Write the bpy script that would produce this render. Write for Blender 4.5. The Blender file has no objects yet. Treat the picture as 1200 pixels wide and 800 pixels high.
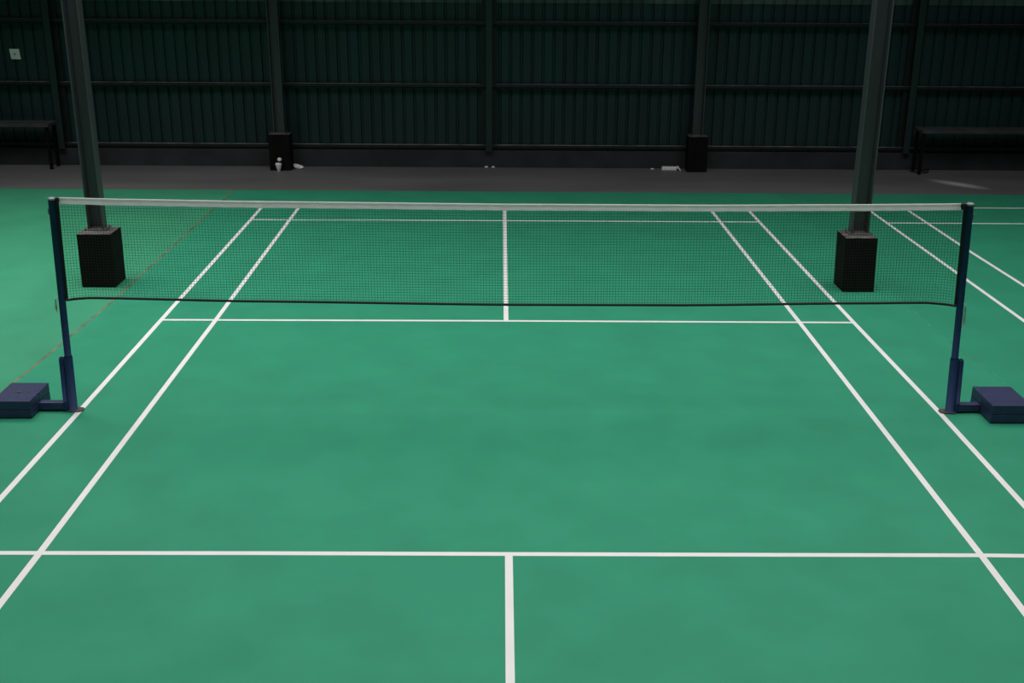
import bpy, bmesh, math, random
from mathutils import Vector, Matrix
random.seed(4)
S = bpy.context.scene
C = S.collection

# ------------------------------------------------------------ materials
def mat(name, col, rough=0.6, var=0.0, scale=8.0, bump=0.0, bscale=60.0, metal=0.0, spec=0.5, stretch=(1, 1, 1), col2=None, detail=4.0):
    m = bpy.data.materials.new(name); m.use_nodes = True
    nt = m.node_tree; b = nt.nodes['Principled BSDF']
    b.inputs['Base Color'].default_value = (*col, 1)
    b.inputs['Roughness'].default_value = rough
    b.inputs['Metallic'].default_value = metal
    b.inputs['Specular IOR Level'].default_value = spec
    tc = nt.nodes.new('ShaderNodeTexCoord')
    mp = nt.nodes.new('ShaderNodeMapping'); mp.inputs['Scale'].default_value = stretch
    nt.links.new(tc.outputs['Object'], mp.inputs['Vector'])
    if var or col2:
        n = nt.nodes.new('ShaderNodeTexNoise'); n.inputs['Scale'].default_value = scale; n.inputs['Detail'].default_value = detail
        nt.links.new(mp.outputs['Vector'], n.inputs['Vector'])
        r = nt.nodes.new('ShaderNodeValToRGB')
        c2 = col2 or tuple(min(1, c * (1 + var)) for c in col)
        c1 = col if col2 else tuple(c * (1 - var) for c in col)
        r.color_ramp.elements[0].color = (*c1, 1); r.color_ramp.elements[1].color = (*c2, 1)
        r.color_ramp.elements[0].position = .3; r.color_ramp.elements[1].position = .7
        nt.links.new(n.outputs['Fac'], r.inputs['Fac']); nt.links.new(r.outputs['Color'], b.inputs['Base Color'])
    if bump:
        n2 = nt.nodes.new('ShaderNodeTexNoise'); n2.inputs['Scale'].default_value = bscale
        nt.links.new(mp.outputs['Vector'], n2.inputs['Vector'])
        bp = nt.nodes.new('ShaderNodeBump'); bp.inputs['Strength'].default_value = bump; bp.inputs['Distance'].default_value = .003
        nt.links.new(n2.outputs['Fac'], bp.inputs['Height']); nt.links.new(bp.outputs['Normal'], b.inputs['Normal'])
    return m

M = dict(
    green=mat('court_green', (.034, .295, .168), .55, .07, 2.2, .25, 220, spec=.2, detail=7),
    green_r=mat('court_green_right', (.031, .275, .160), .55, .07, 2.2, .25, 220, spec=.2, detail=7),
    green_l=mat('court_green_worn', (.050, .305, .170), .55, .085, 1.8, .25, 220, spec=.2, detail=7),
    line=mat('line_white', (.87, .86, .845), .6, .03, 5, .1, 200, spec=.3),
    seam=mat('seam_dirt', (.11, .19, .115), .8, .4, 6),
    seam_r=mat('seam_pale', (.050, .31, .185), .8, .3, 9),
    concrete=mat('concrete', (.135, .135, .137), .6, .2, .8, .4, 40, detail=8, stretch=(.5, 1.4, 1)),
    wall=mat('wall_sheet', (.0112, .0365, .0355), .5, .22, 1.2, 0, 1, stretch=(2, 1, .4)),
    wall_up=mat('wall_sheet_lit', (.011, .030, .028), .6, 0, 1.1, stretch=(1, 1, .05), col2=(.115, .17, .155)),  # brighter light on the upper sheet painted in as paler patches
    plinth=mat('plinth', (.030, .033, .037), .8, .3, 2.5, .4, 30),
    steel=mat('wall_steel', (.011, .014, .014), .5, .2, 3, spec=.5),
    pillar=mat('pillar_paint', (.066, .073, .078), .4, .12, 2, spec=.5, stretch=(3, 3, .4)),
    ped=mat('pedestal_black', (.007, .0062, .0062), .8, .3, 6, .4, 50, spec=.12),
    pedtop=mat('pedestal_top_lit', (.10, .095, .095), .85, .45, 18, .3, 60),  # overhead light on pedestal tops put into a paler grey; base plates share it
    navy=mat('navy_paint', (.012, .034, .105), .6, .12, 20, .1, 120, spec=.3),
    navy2=mat('navy_weight', (.025, .034, .098), .5, .18, 25, .25, 120),
    rust=mat('rusty_plate', (.085, .060, .060), .75, .4, 40, .4, 120),
    cap=mat('cap_grey', (.26, .28, .30), .5, .2, 50, metal=.2),
    tape=mat('tape_white', (.92, .91, .90), .75, 0, 14, .3, 300, stretch=(1, 1, 6), col2=(.80, .80, .79)),
    black=mat('black_cord', (.006, .006, .006), .6, .2, 60),
    thread=mat('net_thread', (.006, .010, .008), .8, .2, 60),
    rope=mat('pale_rope', (.45, .44, .38), .8, .2, 90),
    white=mat('white_plastic', (.93, .93, .93), .5, .05, 30),
    paper=mat('paper', (.90, .92, .92), .7, .06, 30),
    ink=mat('ink', (.20, .23, .23), .7, .1, 30),
    upright=mat('upright_paint', (.014, .033, .031), .5, .15, 3),
    rail_highlight=mat('rail_top_highlight', (.20, .205, .205), .9, .6, 5, stretch=(1, 1, 1)),  # highlight along the rail tops painted in as a pale colour
    table_top=mat('table_top_highlight', (.055, .058, .060), .7, .3, 4),  # lighter colour stands in for the highlight on the table tops
    table=mat('table_dark', (.016, .018, .020), .5, .2, 5),
)

def translucent(m, f):
    nt = m.node_tree; b = nt.nodes['Principled BSDF']; out = nt.nodes['Material Output']
    t = nt.nodes.new('ShaderNodeBsdfTranslucent'); mx = nt.nodes.new('ShaderNodeMixShader'); mx.inputs[0].default_value = f
    src = b.inputs['Base Color'].links[0].from_socket
    nt.links.new(src, t.inputs['Color']); nt.links.new(b.outputs[0], mx.inputs[1]); nt.links.new(t.outputs[0], mx.inputs[2]); nt.links.new(mx.outputs[0], out.inputs['Surface'])
translucent(M['tape'], .4)
# a bright patch of light painted into the concrete colour
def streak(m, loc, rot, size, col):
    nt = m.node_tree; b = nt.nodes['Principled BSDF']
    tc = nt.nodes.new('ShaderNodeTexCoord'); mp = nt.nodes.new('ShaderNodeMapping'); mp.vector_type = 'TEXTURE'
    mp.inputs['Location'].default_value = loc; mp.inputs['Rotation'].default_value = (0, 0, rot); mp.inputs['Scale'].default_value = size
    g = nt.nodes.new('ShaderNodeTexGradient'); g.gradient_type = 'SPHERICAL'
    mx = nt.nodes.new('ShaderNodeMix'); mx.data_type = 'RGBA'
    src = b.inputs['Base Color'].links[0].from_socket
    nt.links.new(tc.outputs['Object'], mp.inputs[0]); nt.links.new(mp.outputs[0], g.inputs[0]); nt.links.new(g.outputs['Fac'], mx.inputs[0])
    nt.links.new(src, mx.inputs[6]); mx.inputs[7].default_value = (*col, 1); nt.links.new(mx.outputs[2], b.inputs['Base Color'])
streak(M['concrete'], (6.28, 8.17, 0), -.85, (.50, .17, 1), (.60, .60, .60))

# ------------------------------------------------------------ helpers
def link(name, bm, m, parent=None, bevel=0, smooth=False, seg=2):
    me = bpy.data.meshes.new(name); bm.normal_update(); bm.to_mesh(me); bm.free()
    for x in (m if isinstance(m, (list, tuple)) else [m]): me.materials.append(x)
    if smooth:
        for p in me.polygons: p.use_smooth = True
    o = bpy.data.objects.new(name, me); C.objects.link(o)
    if parent: o.parent = parent
    if bevel:
        b = o.modifiers.new('bevel', 'BEVEL'); b.width = bevel; b.segments = seg; b.limit_method = 'ANGLE'
    return o
def BM(): return bmesh.new()
def box(bm, x0, x1, y0, y1, z0, z1, mi=0, top=None, dx=0):
    """box; dx shifts its top sideways; top = material index of the upper face"""
    v = [bm.verts.new(p) for p in ((x0, y0, z0), (x1, y0, z0), (x1, y1, z0), (x0, y1, z0),
                                   (x0 + dx, y0, z1), (x1 + dx, y0, z1), (x1 + dx, y1, z1), (x0 + dx, y1, z1))]
    for k, f in enumerate(((3, 2, 1, 0), (4, 5, 6, 7), (0, 1, 5, 4), (1, 2, 6, 5), (2, 3, 7, 6), (3, 0, 4, 7))):
        fa = bm.faces.new([v[i] for i in f]); fa.material_index = top if (k == 1 and top is not None) else mi
def tube(bm, pts, r, n=8, mi=0, cap=True):
    pts = [Vector(p) for p in pts]; rings = []
    rr = r if isinstance(r, (list, tuple)) else [r] * len(pts)
    t0 = (pts[1] - pts[0]).normalized()
    up = Vector((0, 1, 0)) if abs(t0.y) < .9 else Vector((1, 0, 0))
    for i, p in enumerate(pts):
        t = (pts[min(i + 1, len(pts) - 1)] - pts[max(i - 1, 0)]).normalized()
        a = t.cross(up).normalized(); b = a.cross(t)
        rings.append([bm.verts.new(p + (a * math.cos(2 * math.pi * k / n + math.pi / n) + b * math.sin(2 * math.pi * k / n + math.pi / n)) * rr[i]) for k in range(n)])
    for A, B in zip(rings, rings[1:]):
        for k in range(n):
            f = bm.faces.new((A[k], A[(k + 1) % n], B[(k + 1) % n], B[k])); f.material_index = mi
    if cap:
        for R, s in ((rings[0], 1), (rings[-1], -1)):
            f = bm.faces.new(R[::-1] if s < 0 else R); f.material_index = mi
    return rings
def strip(bm, pts, w, z, mi=1):
    """a painted line of width w along a floor polyline"""
    P = [Vector((x, y)) for x, y in pts]; L = []; R = []
    for i, p in enumerate(P):
        t = (P[min(i + 1, len(P) - 1)] - P[max(i - 1, 0)]).normalized(); n = Vector((-t.y, t.x)) * w / 2
        L.append(bm.verts.new((*(p + n), z))); R.append(bm.verts.new((*(p - n), z)))
    for i in range(len(P) - 1):
        bm.faces.new((R[i], R[i + 1], L[i + 1], L[i])).material_index = mi
def interp(tab, x):
    if x <= tab[0][0]: return tab[0][1]
    for (a, p), (b, q) in zip(tab, tab[1:]):
        if x <= b:
            t = (x - a) / (b - a); t = t * t * (3 - 2 * t) * .5 + t * .5
            return p + (q - p) * t
    return tab[-1][1]
def thing(name, label, cat, loc=(0, 0, 0), group=None):
    o = bpy.data.objects.new(name, None); C.objects.link(o); o.location = loc; o.empty_display_size = .1
    o['label'] = label; o['category'] = cat
    if group: o['group'] = group
    return o
def tag(o, label, cat, group=None):
    o['label'] = label; o['category'] = cat
    if group: o['group'] = group
    return o
def struct(o, label=None):
    o['kind'] = 'structure'
    if label: o['label'] = label
    return o

# ------------------------------------------------------------ setting
WY = lambda x: 9.285 - .0105 * x          # face of the rear wall
GY = lambda x: 7.545 - .0125 * x          # rear edge of the green mats
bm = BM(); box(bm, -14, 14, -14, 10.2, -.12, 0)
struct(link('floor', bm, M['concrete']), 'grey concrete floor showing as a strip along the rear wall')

def poly_slab(bm, pts, z0, z1):
    lo = [bm.verts.new((x, y, z0)) for x, y in pts]; hi = [bm.verts.new((x, y, z1)) for x, y in pts]
    bm.faces.new(hi); bm.faces.new(lo[::-1])
    for i in range(len(pts)):
        j = (i + 1) % len(pts); bm.faces.new((lo[i], lo[j], hi[j], hi[i]))
ZM, ZL = .003, .0036
SL = [(-3.76, -13), (-3.71, .2), (-3.67, 1.167), (-3.62, 2.6), (-3.60, GY(-3.6))]
SR = [(3.86, -13), (3.76, .737), (3.69, 1.6), (3.587, GY(3.587))]
# left mat
bm = BM(); poly_slab(bm, [(-13.5, -13)] + SL + [(-13.5, GY(-13.5))], 0, ZM)
strip(bm, [(x - .018, y) for x, y in SL], .03, ZL)
tag(link('court_mat', bm, [M['green_l'], M['seam']]), 'lighter worn green floor mat without lines, left of the court', 'floor mat')
# centre mat with the court lines
bm = BM(); poly_slab(bm, SL[::-1] + SR, 0, ZM)
strip(bm, [(-2.566, -6.7), (-2.562, -2.5), (-2.558, -2), (-2.56, 2.05), (-2.583, 5.881), (-2.588, 6.69)], .04, ZL)
strip(bm, [(-3.033, -6.7), (-3.035, -1.37), (-3.033, 0), (-3.037, 2.05), (-3.046, 5.874), (-3.05, 6.69)], .04, ZL)
strip(bm, [(2.555, -6.7), (2.564, -2.577), (2.57, -2.018), (2.567, 2.023), (2.554, 5.835), (2.55, 6.65)], .04, ZL)
strip(bm, [(3.05, -6.7), (3.058, -1.431), (3.066, -.03), (3.045, 2.028), (3.022, 5.842), (3.018, 6.65)], .04, ZL)
strip(bm, [(-3.04, -2.001), (-2.558, -2.002), (-1.385, -2.002), (-.01, -2.009), (1.404, -2.015), (2.57, -2.018), (3.06, -2.028)], .04, ZL + .0002)
strip(bm, [(-3.037, 2.051), (-.013, 2.047), (3.045, 2.026)], .04, ZL + .0002)
strip(bm, [(-3.046, 5.876), (-.019, 5.865), (3.022, 5.842)], .04, ZL + .0002)
strip(bm, [(-3.05, 6.67), (3.018, 6.64)], .04, ZL + .0002)
strip(bm, [(-3.05, -6.68), (3.06, -6.70)], .04, ZL + .0002)
strip(bm, [(-.008, -6.7), (-.008, -3.15), (-.009, -2.01)], .042, ZL + .0004)
strip(bm, [(-.013, 2.05), (-.019, 5.867), (-.02, 6.66)], .042, ZL + .0004)
tag(link('court_mat', bm, [M['green'], M['line']]), 'green badminton court mat with white lines lying under the net', 'floor mat')
# right mat with the neighbouring court's lines
bm = BM(); poly_slab(bm, [(x + .0015, y) for x, y in SR[::-1]] + [(13.5, -13), (13.5, GY(13.5))], 0, ZM)
strip(bm, [(4.60, -6.7), (4.574, 2.086), (4.565, 3.235), (4.535, 6.433), (4.533, 6.67)], .04, ZL)
strip(bm, [(5.08, -6.7), (5.05, 3.19), (5.026, 4.42), (5.022, 6.67)], .04, ZL)
strip(bm, [(4.533, 6.655), (6.0, 6.652), (10.6, 6.62)], .04, ZL + .0002)
strip(bm, [(4.54, 5.817), (6.17, 5.80), (10.6, 5.76)], .04, ZL + .0002)
strip(bm, [(4.574, 2.0), (10.6, 1.95)], .04, ZL + .0002)
strip(bm, [(x + .008, y) for x, y in SR], .008, ZL, 2)
tag(link('court_mat', bm, [M['green_r'], M['line'], M['seam_r']]), 'green mat with the neighbouring court\'s white corner lines, right of the court', 'floor mat')

# rear wall: corrugated sheet above a low plinth
def corrugated(x0, x1, z0, z1, pitch=.155, d=.028, off=.10):
    bm = BM(); prof = []; x = x0
    while x < x1:
        for fx, fd in ((0, 0), (.70, 0), (.78, d), (.92, d)): prof.append((x + fx * pitch, fd))
        x += pitch
    lo = [bm.verts.new((a, WY(a) + off + b, z0)) for a, b in prof]; hi = [bm.verts.new((a, WY(a) + off + b, z1)) for a, b in prof]
    for i in range(len(prof) - 1): bm.faces.new((lo[i], lo[i + 1], hi[i + 1], hi[i]))
    bk = [bm.verts.new((q, WY(q) + off + .06, z)) for q in (prof[0][0], prof[-1][0]) for z in (z0, z1)]
    bm.faces.new((bk[2], bk[0], bk[1], bk[3]))
    return bm
def wbox(bm, x0, x1, d0, d1, z0, z1):
    """box that follows the wall; d = distance out from the wall face"""
    v = [bm.verts.new(p) for z in (z0, z1) for p in ((x0, WY(x0) - d1, z), (x1, WY(x1) - d1, z), (x1, WY(x1) - d0, z), (x0, WY(x0) - d0, z))]
    for f in ((3, 2, 1, 0), (4, 5, 6, 7), (0, 1, 5, 4), (1, 2, 6, 5), (2, 3, 7, 6), (3, 0, 4, 7)): bm.faces.new([v[i] for i in f])
struct(link('wall_back', corrugated(-12, 12, .2, 2.325), M['wall']), 'dark green corrugated sheet wall across the back')
struct(link('wall_back_upper', corrugated(-12, 12, 2.325, 7.2, off=.085), M['wall_up']), 'corrugated sheet with light painted in as paler patches along the top edge of the picture')
bm = BM(); wbox(bm, -12, 12, -.2, 0, 0, .25)
struct(link('baseboard_back', bm, M['plinth'], bevel=.006), 'low dark masonry plinth under the sheet wall')
# horizontal wall rails (C sections) and the slim uprights between them
n = 0
for zc in (.295, 1.172, 2.045):
    n += 1; bm = BM()
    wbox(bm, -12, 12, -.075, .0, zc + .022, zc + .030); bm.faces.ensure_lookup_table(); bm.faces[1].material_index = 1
    wbox(bm, -12, 12, -.004, .0, zc - .010, zc + .022)
    wbox(bm, -12, 12, -.075, -.004, zc - .030, zc - .024)
    struct(link('trim_%d' % n, bm, [M['steel'], M['rail_highlight']]), ('lowest', 'middle', 'topmost')[n - 1] + ' dark horizontal steel rail on the rear wall')
for xc, lb in ((-6.487, 'slim dark upright on the rear wall, behind the left pillar'), (-.243, 'slim dark upright in the middle of the rear wall'), (5.846, 'slim dark upright on the rear wall, right of the right pillar')):
    n += 1; bm = BM()
    for x0, x1, d0, d1 in ((xc - .105, xc + .105, -.040, -.034), (xc - .008, xc + .008, -.034, .072), (xc - .045, xc + .045, .072, .080)):  # wide dark rear flange stands in for shade either side of the upright
        wbox(bm, x0, x1, d0, d1, .252, 7)
    bm.faces.ensure_lookup_table()
    for fa in bm.faces[12:]: fa.material_index = 1
    struct(link('trim_%d' % n, bm, [M['steel'], M['upright']]), lb)

# ------------------------------------------------------------ pillars
def pillar(x, y, px0, px1, py0, py1, zp, sx0, sx1, sy0, sy1, label, dxp=0, dy=0):
    t = thing('steel_pillar', label, 'pillar', (x, y, dy), 'steel pillars on black pedestals')
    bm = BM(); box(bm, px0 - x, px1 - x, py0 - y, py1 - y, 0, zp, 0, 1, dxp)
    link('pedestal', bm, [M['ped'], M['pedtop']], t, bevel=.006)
    bm = BM(); cx, cy = (sx0 + sx1) / 2, (sy0 + sy1) / 2
    box(bm, sx0 - .03 - x, sx1 + .03 - x, sy0 - .03 - y, sy1 + .03 - y, zp, zp + .010)
    for a in (sx0 - .015, sx1 + .015):
        for b in (sy0 - .015, sy1 + .015): tube(bm, [(a - x, b - y, zp + .01), (a - x, b - y, zp + .022)], .008, 6)
    link('base_plate', bm, M['pedtop'], t, bevel=.002)
    bm = BM(); z0 = zp + .010
    box(bm, sx0 - x, sx0 + .012 - x, sy0 - y, sy1 - y, z0, 7.1); box(bm, sx1 - .012 - x, sx1 - x, sy0 - y, sy1 - y, z0, 7.1)
    box(bm, sx0 + .012 - x, sx1 - .012 - x, sy1 - .012 - y, sy1 - .002 - y, z0, 7.1)
    link('shaft', bm, M['pillar'], t, bevel=.002)
    return t
pillar(-3.91, 3.19, -4.069, -3.746, 3.04, 3.352, .522, -4.007, -3.859, 3.195, 3.315, 'dark steel pillar standing behind the left end of the net', .003, ZM)
pillar(3.35, 3.10, 3.203, 3.506, 2.957, 3.262, .530, 3.280, 3.444, 3.100, 3.226, 'dark steel pillar standing behind the right end of the net', -.016, ZM)
pillar(-3.25, 9.07, -3.408, -3.105, 8.975, 9.20, .521, -3.335, -3.18, 9.03, 9.15, 'far dark pillar at the rear wall with a white bottle before its pedestal')
pillar(2.77, 9.07, 2.632, 2.915, 8.975, 9.20, .512, 2.692, 2.84, 9.03, 9.15, 'far dark pillar at the rear wall beside the folded white paper')

# ------------------------------------------------------------ net posts
def net_post(s, x0, xt, zt, bx0, bx1, by0, by1, bz, label):
    """s = outward side; x0 foot, xt top; b* = counterweight"""
    t = thing('net_post', label, 'net post', (x0, 0, .0043), 'badminton net posts')
    zt -= .0043; k = (xt - x0) / zt
    bm = BM(); tube(bm, [(k * .04, 0, .04), (k * (zt - .012), 0, zt - .012)], .0235, 20)
    p = link('pole', bm, M['navy'], t, smooth=True); p.data.polygons[-1].use_smooth = False
    bm = BM(); tube(bm, [(k * (zt - .012), 0, zt - .012), (k * zt, 0, zt - .002), (k * zt, 0, zt + .004)], [.026, .026, .018], 20)
    link('cap', bm, M['cap'], t)['label'] = 'grey metal cap on the post top'
    # groove plate that holds the cords, on the outer side near the top
    bm = BM(); box(bm, -.004, .004, -.008, .008, -.02, .02)
    h = link('cord_hook', bm, M['cap'], t, bevel=.002); h.location = (k * (zt - .09) + s * .027, 0, zt - .09)
    bm = BM(); tube(bm, [(0, 0, .008), (k * .40, 0, .40), (k * .412, 0, .412)], [.0295, .0295, .0245], 20)
    link('sleeve', bm, M['navy'], t, smooth=True)
    bm = BM(); b0 = s * .046
    tube(bm, [(b0, .0, .068), (b0 + k * .37, .0, .385), (b0 + k * .37, 0, .397), (b0 + k * .37, 0, .402)], [.0195, .0195, .015, .006], 16)
    link('brace', bm, M['navy'], t, smooth=True)
    bm = BM(); xa, xb = sorted((s * .026, s * (abs(bx0 - x0) if s > 0 else abs(bx1 - x0))))
    box(bm, xa, xb, -.028, .028, .012, .068)
    link('arm', bm, M['navy2'], t, bevel=.005)
    bm = BM(); box(bm, -.012, .012, -.032, .032, .010, .074)
    a = link('arm_bracket', bm, M['navy'], t, bevel=.003); a.location = (s * .045, 0, 0)
    # oblong rusty foot
    bm = BM(); q = []
    for i in range(28):
        an = 2 * math.pi * i / 28; cx = math.copysign(abs(math.cos(an)) ** .6, math.cos(an)); sy = math.copysign(abs(math.sin(an)) ** .7, math.sin(an))
        q.append((-s * .012 + cx * .062, sy * .040))
    poly_slab(bm, q, 0, .009)
    link('foot_plate', bm, M['rust'], t, bevel=.003)['label'] = 'rust coloured oblong foot plate'
    # counterweight: two slabs stacked, each split front and back
    w = bpy.data.objects.new('counterweight', None)
    ym = by0 + (by1 - by0) * .46; zm = bz * .47; bm = BM(); g = .0010
    for y0, y1 in ((by0, ym - g), (ym + 2.2 * g, by1)):
        for z0, z1 in ((.004, zm - g), (zm + g, bz - .0043)):
            box(bm, bx0 - x0, bx1 - x0, y0, y1, z0, z1)
    bm2 = link('counterweight', bm, M['navy2'], t, bevel=.005, seg=3)
    bpy.data.objects.remove(w)
    if s > 0: return t
    bm = BM(); box(bm, -.06, .06, -.004, .004, 0, .002); box(bm, -.010, .010, -.009, .009, .0, .006)
    c = link('clip', bm, M['rust'], bm2, bevel=.0015); c.location = ((bx0 + bx1) / 2 - x0, ym, bz - .0043)
    c['label'] = 'small tan clip over the seam of the counterweight'
    return t
net_post(-1, -3.079, -3.043, 1.528, -3.580, -3.312, -.156, .198, .135, 'leftmost navy blue net post with counterweight, standing on the left sideline')
net_post(1, 3.139, 3.083, 1.514, 3.345, 3.622, -.211, .152, .141, 'rightmost navy blue net post with counterweight, standing by the right sideline')

# ------------------------------------------------------------ the net
TOP = [(-3.02, 1.533), (-2.536, 1.523), (-1.688, 1.512), (0, 1.5), (1.327, 1.498), (2.298, 1.505), (2.87, 1.511), (3.06, 1.515)]
BOT = [(-3.03, .818), (-2.96, .829), (-2.86, .835), (-1.736, .814), (0, .795), (1.194, .795), (2.37, .812), (2.87, .818), (3.0, .808), (3.08, .795)]
TH = .046
t = thing('badminton_net', 'black badminton net with white top tape stretched between the blue posts', 'net', (0, 0, 0))
xl0, xl1 = -2.999, -3.017        # left edge of the mesh, top / bottom
xr0, xr1 = 3.041, 3.068
bot_y = lambda u: .012 * math.sin(u * 2.1) * 1.0
bm = BM(); R_T = .0009
NV = 302
def net_pt(u, v):
    """u across 0..1, v down 0..1"""
    x = (xl0 + (xr0 - xl0) * u) * (1 - v) + (xl1 + (xr1 - xl1) * u) * v
    zt = interp(TOP, x) - TH; zb = interp(BOT, x)
    return (x, 0, zt + (zb - zt) * v)
for i in range(NV + 1):
    u = i / NV; tube(bm, [net_pt(u, v) for v in (0, .34, .67, 1)], R_T, 4, cap=False)
NH = 34
for j in range(1, NH):
    tube(bm, [net_pt(i / 80, j / NH) for i in range(81)], R_T, 4, cap=False)
link('mesh', bm, M['thread'], t)['label'] = 'fine black square mesh'
# top tape: folded over the head cord, a rounded top edge and two flat leaves
bm = BM(); half = [(-.004, -TH), (-.016, -TH + .003), (-.016, -TH + .006), (-.0040, -.022), (-.0040, -.016), (-.0062, -.009), (-.0064, -.005), (-.0045, -.001)]
sec = half + [(0, 0)] + [(-a, b) for a, b in half[::-1]]
rings = []
for i in range(101):
    x = -2.992 + (3.020 + 2.992) * i / 100; z = interp(TOP, x)
    rings.append([bm.verts.new((x, a, z + b + .0008 * math.sin(x * 31) * (b < -.03))) for a, b in sec])
for A, B in zip(rings, rings[1:]):
    for k in range(len(sec)):
        l = (k + 1) % len(sec); bm.faces.new((A[k], B[k], B[l], A[l]))
bm.faces.new(rings[0]); bm.faces.new(rings[-1][::-1])
link('top_tape', bm, M['tape'], t, smooth=True)['label'] = 'white top tape of the net'
bm = BM(); tube(bm, [(x, 0, interp(BOT, x)) for x in [-3.030 + (3.080 + 3.030) * i / 120 for i in range(121)]], .0088, 8)
link('bottom_cord', bm, M['black'], t, smooth=True)['label'] = 'thick black lower edge of the net'
for A0, A1, zt_, B0, B1, zb_ in ((-3.0195, -2.999, 1.526, -3.0365, -3.017, .815), (3.041, 3.0595, 1.508, 3.068, 3.0865, .792)):
    bm = BM(); q = [(A0, zt_), (A1, zt_), (B1, zb_), (B0, zb_)]
    f1 = [bm.verts.new((a, -.0025, b)) for a, b in q]; f2 = [bm.verts.new((a, .0025, b)) for a, b in q]
    bm.faces.new(f1[::-1]); bm.faces.new(f2)
    for k in range(4): bm.faces.new((f1[k], f1[(k + 1) % 4], f2[(k + 1) % 4], f2[k]))
    link('side_tape', bm, M['black'], t)['label'] = 'black side edge of the net'
# black end pieces of the tape
for xa, xb, z in ((-3.020, -2.990, 1.530), (3.018, 3.060, 1.512)):
    bm = BM(); box(bm, xa, xb, -.008, .008, z - .040, z - .001)
    link('end_loop', bm, M['black'], t, bevel=.003)
# pale tie cords hanging outside each post at the foot of the net
for s, xp, zt, ln in ((-1, -3.089, .83, .10), (1, 3.135, .80, .17)):
    bm = BM()
    for q in range(3):
        a = [(xp + s * (.006 + .004 * q), -.014 + .012 * q, zt - .012 * q)]
        for w in range(1, 6):
            f = w / 5; a.append((xp + s * (.008 + .010 * math.sin(3 * f + q) + .010 * f * q), -.012 + .010 * q, zt - .012 * q - ln * f * (1 - .22 * q)))
        tube(bm, a, .0027, 6)
    tube(bm, [(xp + s * .003, -.03, zt + .004), (xp + s * .009, 0, zt), (xp + s * .003, .03, zt + .004)], .004, 6)
    link('tie_cord', bm, M['rope'], t, smooth=True)['label'] = 'pale tie cord hanging beside the post'

# ------------------------------------------------------------ things along the rear wall
# paper notice
yn = WY(-7.06) + .093; t = thing('notice', 'small white paper notice on the dark wall, far left', 'notice', (-7.063, yn, 1.512))
bm = BM()
v = [bm.verts.new(p) for p in ((-.060, -.002, 0), (.078, -.002, -.004), (.066, -.002, .142), (-.075, -.002, .142))]
u = [bm.verts.new(p.co + Vector((0, .002, 0))) for p in v]
bm.faces.new(v); bm.faces.new(u[::-1])
for i in range(4): bm.faces.new((v[i], u[i], u[(i + 1) % 4], v[(i + 1) % 4]))
link('sheet', bm, M['paper'], t)
bm = BM()
for x0, x1, z0, z1 in ((-.022, .012, .062, .070), (-.014, .020, .074, .080), (-.018, .004, .054, .060)): box(bm, x0, x1, -.0032, -.0018, z0, z1)
link('print', bm, M['ink'], t)
# long tables against the wall
def side_table(x0, x1, z, label):
    d = .34; xc = (x0 + x1) / 2; t = thing('side_table', label, 'table', (xc, WY(xc) - .06, 0), 'dark tables along the rear wall')
    bm = BM(); box(bm, x0 - xc, x1 - xc, -d, .02, z - .045, z); link('table_top', bm, M['table_top'], t, bevel=.004)
    for x in (x0 + .04, x1 - .04):
        for y in (-d + .05, -.03):
            bm = BM(); box(bm, x - xc - .02, x - xc + .02, y - .02, y + .02, 0, z - .045); link('leg', bm, M['ped'], t, bevel=.003)  # near-black legs: the shadow under the table is put into their colour
    return t
side_table(-8.3, -6.53, .655, 'long dark table against the rear wall at the far left')
side_table(5.93, 8.4, .64, 'long dark table against the rear wall at the far right')
# white bottle in front of the far pedestal
t = thing('bottle', 'small white tapered bottle with dark band before the far left pedestal', 'bottle', (-3.272, 8.922, 0))
def lathe(bm, prof, n=16):
    tube(bm, [(0, 0, z) for r, z in prof], [r for r, z in prof], n)
bm = BM(); lathe(bm, [(.015, 0), (.022, .008), (.033, .05), (.046, .098), (.047, .110), (.036, .122), (.026, .126)])
link('body', bm, M['white'], t, smooth=True)
bm = BM(); lathe(bm, [(.026, .1265), (.030, .131), (.030, .146), (.024, .150)]); b = link('band', bm, M['black'], t, smooth=True)
bm = BM(); lathe(bm, [(.022, .150), (.030, .158), (.031, .176), (.024, .192), (.008, .199)]); c = link('cap', bm, M['white'], t, smooth=True)
b.location.x = .012; c.location.x = .018
# crumpled litter
def crumple(w, d, h, seed, parent=None, name='crumpled_paper', lean=0.0):
    rnd = random.Random(seed); bm = BM(); bmesh.ops.create_icosphere(bm, subdivisions=3, radius=1)
    ks = [(Vector((rnd.uniform(-1, 1), rnd.uniform(-1, 1), rnd.uniform(-1, 1))), rnd.uniform(2, 5), rnd.uniform(0, 6)) for _ in range(7)]
    for v in bm.verts:
        p = v.co.copy(); f = 1 + sum(.09 * abs(math.sin(k.dot(p) * q + a)) for k, q, a in ks) - .3
        v.co = Vector((p.x * f * w / 2, p.y * f * d / 2, max(0, (p.z + .8) * f / 1.8 * h)))
        v.co.z *= max(.25, 1 - lean * v.co.x / w)
    return link(name, bm, M['white'], parent)
o = crumple(.135, .10, .058, 3, lean=.6); o.location = (-3.02, 9.12, 0); o.name = 'crumpled_paper'
tag(o, 'crumpled white paper lying right of the far left pedestal', 'litter')
o = crumple(.05, .04, .018, 11, name='paper_scrap'); o.location = (2.15, 9.17, 0)
tag(o, 'tiny white scrap on the floor left of the folded white paper', 'litter')
for i, (x, lb) in enumerate(((-.285, 'tiny white scrap at the wall foot, left of the middle upright'), (-.185, 'tiny white scrap at the wall foot, right of the middle upright'))):
    o = crumple(.05, .04, .022, 20 + i, name='paper_scrap'); o.location = (x, WY(x) - .03, 0); tag(o, lb, 'litter')
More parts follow.
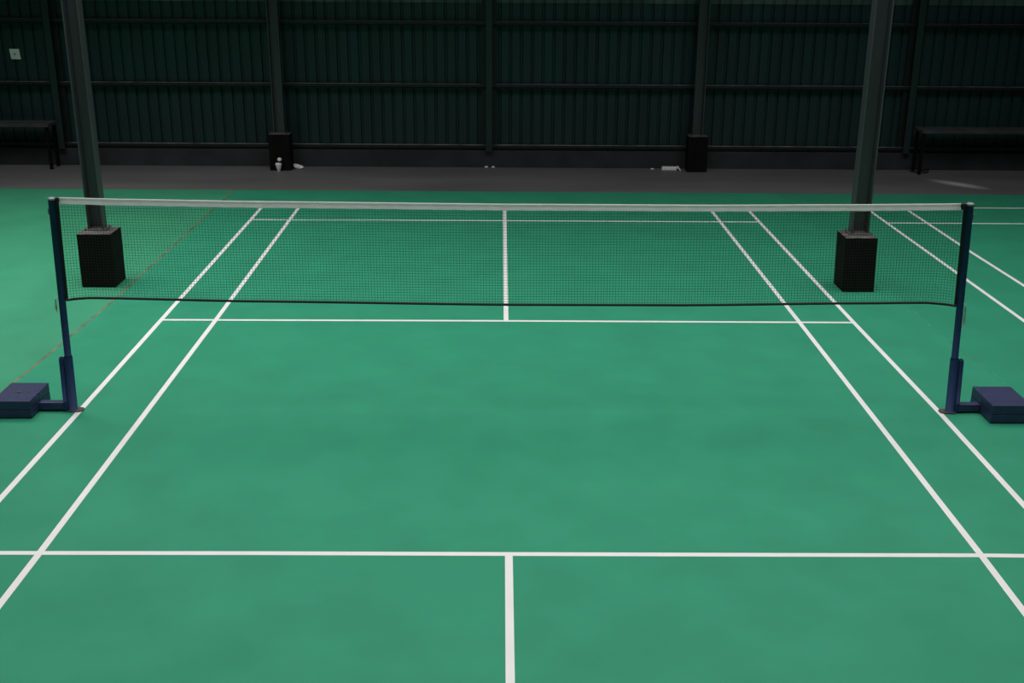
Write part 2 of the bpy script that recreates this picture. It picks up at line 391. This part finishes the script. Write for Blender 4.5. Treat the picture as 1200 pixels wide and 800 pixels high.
# folded paper: a low stack of folded sheets with a raised corner flap
t = thing('folded_paper', 'folded white paper bundle on the floor left of the far right pedestal', 'litter', (2.42, 9.13, 0))
bm = BM(); box(bm, -.145, .075, -.05, .05, 0, .050, dx=.012); link('bundle', bm, M['white'], t, bevel=.012)
bm = BM()
A = [(.078, -.05, .046), (.105, -.05, .056), (.140, -.05, .006), (.128, -.05, .0)]
f1 = [bm.verts.new(p) for p in A]; f2 = [bm.verts.new((a, .05, c)) for a, b_, c in A]
bm.faces.new(f1[::-1]); bm.faces.new(f2)
for i in range(4): bm.faces.new((f1[i], f1[(i + 1) % 4], f2[(i + 1) % 4], f2[i]))
link('flap', bm, M['white'], t)
# black wire loop by the wall on the right
bm = BM(); pts = [(.07 * math.cos(a) * (1 + .15 * math.sin(3 * a)), .09 * math.sin(a), .012 + .018 * (1 + math.cos(2 * a + .6))) for a in [2 * math.pi * i / 24 for i in range(25)]]
tube(bm, pts, .010, 8); tube(bm, [(-.06, -.03, .012), (-.14, -.05, .012), (-.20, .02, .012)], .010, 8)
o = link('cable_loop', bm, M['black'], smooth=True); o.location = (6.10, 9.05, 0)
tag(o, 'small loop of black cable on the concrete by the right wall foot', 'cable')

# ------------------------------------------------------------ light
def area(name, loc, size, power, col=(1, 1, 1), aim=None, spread=180):
    l = bpy.data.lights.new(name, 'AREA'); l.shape = 'RECTANGLE'; l.size, l.size_y = size; l.energy = power; l.color = col; l.spread = math.radians(spread)
    o = bpy.data.objects.new(name, l); C.objects.link(o); o.location = loc
    if aim: o.rotation_euler = (Vector(aim) - Vector(loc)).to_track_quat('-Z', 'Y').to_euler()
    return o
area('overhead_light', (.2, 1.2, 7.0), (11, 7), 342, (1, .985, .97), (.2, 1.2, 0), 125)
area('overhead_light', (.2, -5.4, 7.0), (10, 5), 146, (1, .985, .97), (.2, -5.4, 0), 110)  # unseen lamp added to brighten the near floor
area('overhead_light', (-6.4, 3.7, 7.0), (3, 4.5), 138, (1, .985, .95), (-5.8, 3.6, 0), 100)
area('overhead_light', (6.2, 3.0, 7.0), (3, 4.5), 60, (1, .985, .97), (6.0, 3.2, 0), 110)  # dim unseen lamp added to lift the floor on the right
w = bpy.data.worlds.new('world'); S.world = w; w.use_nodes = True
w.node_tree.nodes['Background'].inputs[0].default_value = (.75, .85, 1, 1)
w.node_tree.nodes['Background'].inputs[1].default_value = .012

# ------------------------------------------------------------ camera
cam = bpy.data.cameras.new('camera'); co = bpy.data.objects.new('camera', cam); C.objects.link(co)
cam.sensor_width = 36; cam.lens = 1342.506 / 1200 * 36
px, py, pz = -.0498, -7.5169, 3.1540; yaw, pit, rol = .00937883, .33619591, .00566969
f = Vector((math.sin(yaw) * math.cos(pit), math.cos(yaw) * math.cos(pit), -math.sin(pit)))
r = Vector((math.cos(yaw), -math.sin(yaw), 0)); u = r.cross(f)
r2 = r * math.cos(rol) + u * math.sin(rol); u2 = -r * math.sin(rol) + u * math.cos(rol)
co.matrix_world = Matrix(((r2.x, u2.x, -f.x, px), (r2.y, u2.y, -f.y, py), (r2.z, u2.z, -f.z, pz), (0, 0, 0, 1)))
S.camera = co
vs = S.view_settings; vs.view_transform = 'Standard'; vs.look = 'None'; vs.gamma = 1; vs.exposure = 0; vs.use_curve_mapping = False
